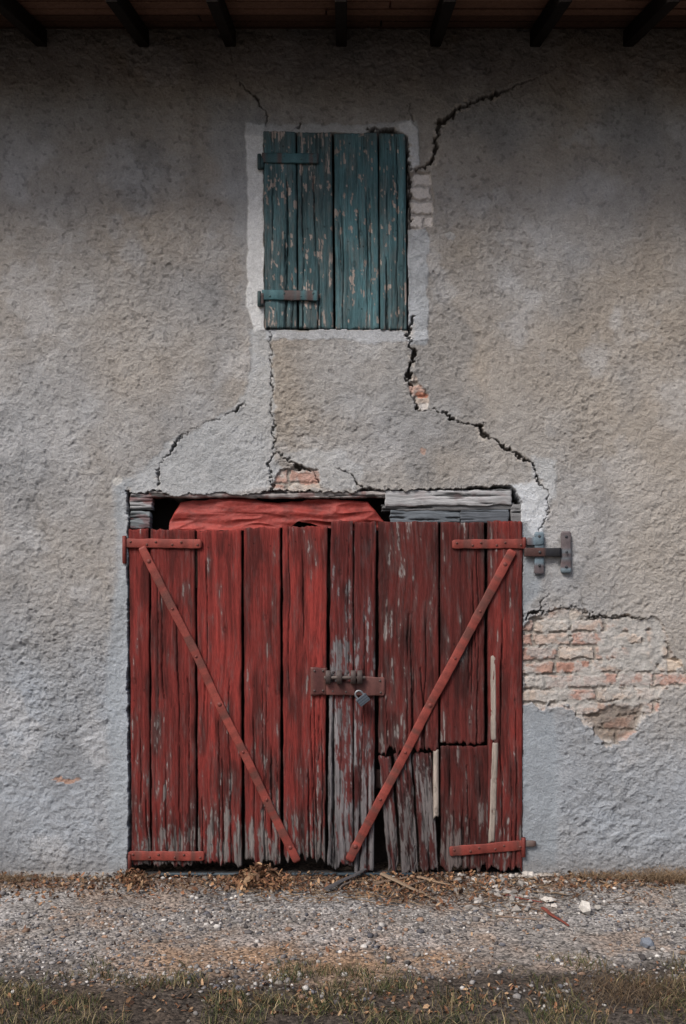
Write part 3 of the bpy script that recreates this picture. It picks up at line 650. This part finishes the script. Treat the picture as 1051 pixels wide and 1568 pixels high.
def stick(p0,p1,r,col,z0=0.012,z1=0.012,flat=1.0):
    x0,y0=G(*p0);x1,y1=G(*p1); n=7; ns=6
    A=np.array([x0,y0,float(gh(np.array(x0),np.array(y0)))+z0]);Bq=np.array([x1,y1,float(gh(np.array(x1),np.array(y1)))+z1])
    t=Bq-A; L=np.linalg.norm(t); t/=L; s_=np.cross(t,[0,0,1]); s_/=np.linalg.norm(s_); u_=np.cross(s_,t); vs=[]
    for i in range(n):
        k=i/(n-1); c=A+(Bq-A)*k+s_*rg.normal()*r*0.5; rr=r*(1-0.5*k)
        for q in range(ns): a=q*2*math.pi/ns; vs.append(c+s_*math.cos(a)*rr*flat+u_*math.sin(a)*rr)
    f=[[i*ns+j,i*ns+(j+1)%ns,(i+1)*ns+(j+1)%ns,(i+1)*ns+j] for i in range(n-1) for j in range(ns)]
    tw.add(vs,[np.array(f),np.array([list(range(ns)),list(range((n-1)*ns,n*ns))[::-1]])],lin(col)*rg.uniform(0.8,1.1))
stick((500,1370),(560,1346),0.010,(84,82,84),0.03,0.06,2.2); stick((520,1368),(548,1350),0.007,(110,100,94),0.03,0.03)
stick((575,1360),(625,1352),0.009,(110,92,78),0.03,0.03,flat=2); stick((585,1350),(668,1382),0.009,(136,118,100),0.04,0.02,2.2); stick((600,1374),(655,1354),0.007,(118,102,90),0.03,0.03)
stick((640,1352),(690,1362),0.008,(138,116,96),0.03,0.03,flat=2); stick((748,1402),(822,1408),0.005,(126,108,94)); stick((830,1392),(872,1418),0.007,(112,60,50),flat=2)
stick((790,1386),(850,1400),0.005,(100,80,66)); stick((440,1368),(475,1356),0.006,(110,84,66),0.03,0.03); stick((770,1372),(830,1384),0.006,(112,56,48))
for k in range(420):
    u=rg.normal(600,190); v=rg.uniform(1350,1390); a=rg.normal()*0.7; L=rg.uniform(8,36)
    stick((u,v),(u+L*math.cos(a),max(1349,v+0.35*L*math.sin(a))),rg.uniform(0.0014,0.0038),[(104,84,68),(136,116,94),(76,64,56)][rg.integers(3)],0.02,0.02)
tw.make('broken_wood_twigs',M_leaf,None,False)

def blades(B,x,y,h,w,cols,bend,z0=0):
    n=len(x); a=rg.uniform(0,6.28,n); b_=rg.uniform(0,6.28,n); be=bend*rg.uniform(0.3,1.4,n)
    ts=[0,0.4,0.75,1.0]; ws=[1,0.8,0.45]; vs=[]
    base=np.stack([x,y,gh(x,y)+z0],1); dr=np.stack([np.cos(a),np.sin(a),0*a],1); sd=np.stack([np.cos(b_),np.sin(b_),0*a],1)
    for i,t in enumerate(ts):
        c=base+dr*(be*h*t**1.7)[:,None]+np.array([0,0,1])*(h*t*(1-0.35*np.clip(be,0,1.6)*t))[:,None]
        if i<3: vs+= [c-sd*(w*ws[i]/2)[:,None],c+sd*(w*ws[i]/2)[:,None]]
        else: vs.append(c)
    vv=np.stack(vs,1); o=np.arange(n)[:,None]*7
    q=np.concatenate([o+np.array([0,1,3,2]),o+np.array([2,3,5,4])]); t3=o+np.array([4,5,6])
    B.add(vv.reshape(-1,3),[q,t3],np.repeat(cols,7,0))
GP=lin(np.array([(96,98,62),(80,88,56),(122,118,80),(150,134,102),(168,152,118),(68,78,50),(130,108,80)]))
gr=Bld()
n=40000; x=rg.uniform(-2.6,2.6,n); y=-rg.uniform(1.42,2.7,n)
k=rg.random(n)<np.clip(0.05+2.2*fbm(x*4.5,y*4.5,3,450)+0.50*ss(-1.75,-2.2,y),0,1)*ss(-1.38,-1.75,y+0.4*fbm(x*2.5,y*0,2,455)); x,y=x[k],y[k]
gi=rg.integers(0,7,len(x)); blades(gr,x,y,rg.uniform(0.02,0.08,len(x)),rg.uniform(0.002,0.005,len(x)),GP[gi]*rg.uniform(0.3,0.9,(len(x),1)),0.9)
gr.make('grass',M_leaf,None,False)
def tuft(nm,cx,cy,n,sx,h,straw=True,sy=0.03,tone=1.0):
    B=Bld(); x0,y0=G(cx,cy); x=rg.normal(x0,sx,n); y=np.minimum(rg.normal(y0,sy,n),-0.03)
    c=(lin(np.array([(162,138,110),(136,112,86),(172,150,124),(110,88,70)]))*tone if straw else GP)
    blades(B,x,y,rg.uniform(0.4,1,n)*h,rg.uniform(0.0015,0.0035,n),c[rg.integers(0,len(c),n)]*rg.uniform(0.5,1.0,(n,1)),1.3); B.make(nm,M_leaf,None,False)
tuft('dry_grass_tuft',1025,1352,1000,0.12,0.14); tuft('dry_grass_tuft.001',925,1350,600,0.12,0.09); tuft('dry_grass_tuft.002',205,1352,400,0.05,0.07)
tuft('dry_grass_tuft.003',15,1352,420,0.12,0.08); tuft('dry_grass_tuft.004',395,1350,450,0.12,0.06)
tuft('dry_grass_tuft.005',980,1530,1300,0.16,0.09,True,0.10,0.5)
tuft('dry_grass_tuft.006',120,1352,300,0.16,0.04)
tuft('dry_grass_tuft.007',620,1350,500,0.3,0.05)

# ------------------------------------------------ light, camera
el=math.radians(47); az=math.radians(38)
sd=np.array([-math.sin(az)*math.cos(el),-math.cos(az)*math.cos(el),math.sin(el)])
w=bpy.data.worlds.new('World'); bpy.context.scene.world=w; w.use_nodes=True
nt=w.node_tree; bg=nt.nodes['Background']; sky=nt.nodes.new('ShaderNodeTexSky'); sky.sky_type='NISHITA'; sky.sun_disc=False
sky.sun_elevation=el; sky.sun_rotation=math.radians(180)+az; sky.dust_density=4; sky.air_density=0.9
nt.links.new(sky.outputs[0],bg.inputs[0]); bg.inputs[1].default_value=0.115
from mathutils import Vector
l=bpy.data.lights.new('sun','SUN'); l.energy=3.1; l.angle=math.radians(22); l.color=(1.0,0.96,0.91)
lo=bpy.data.objects.new('sun',l); bpy.context.scene.collection.objects.link(lo)
lo.rotation_euler=Vector((-sd).tolist()).to_track_quat('-Z','Y').to_euler()
c=bpy.data.cameras.new('camera'); co=bpy.data.objects.new('camera',c); bpy.context.scene.collection.objects.link(co)
co.location=(0,-6,1.6); co.rotation_euler=(math.radians(90),0,0)
c.sensor_fit='VERTICAL'; c.sensor_height=36; c.sensor_width=36; c.lens=1500/1568*36; c.shift_y=161/1568; c.clip_end=2000
bpy.context.scene.camera=co
s=bpy.context.scene; s.view_settings.view_transform='Standard'; s.view_settings.look='None'; s.view_settings.exposure=0
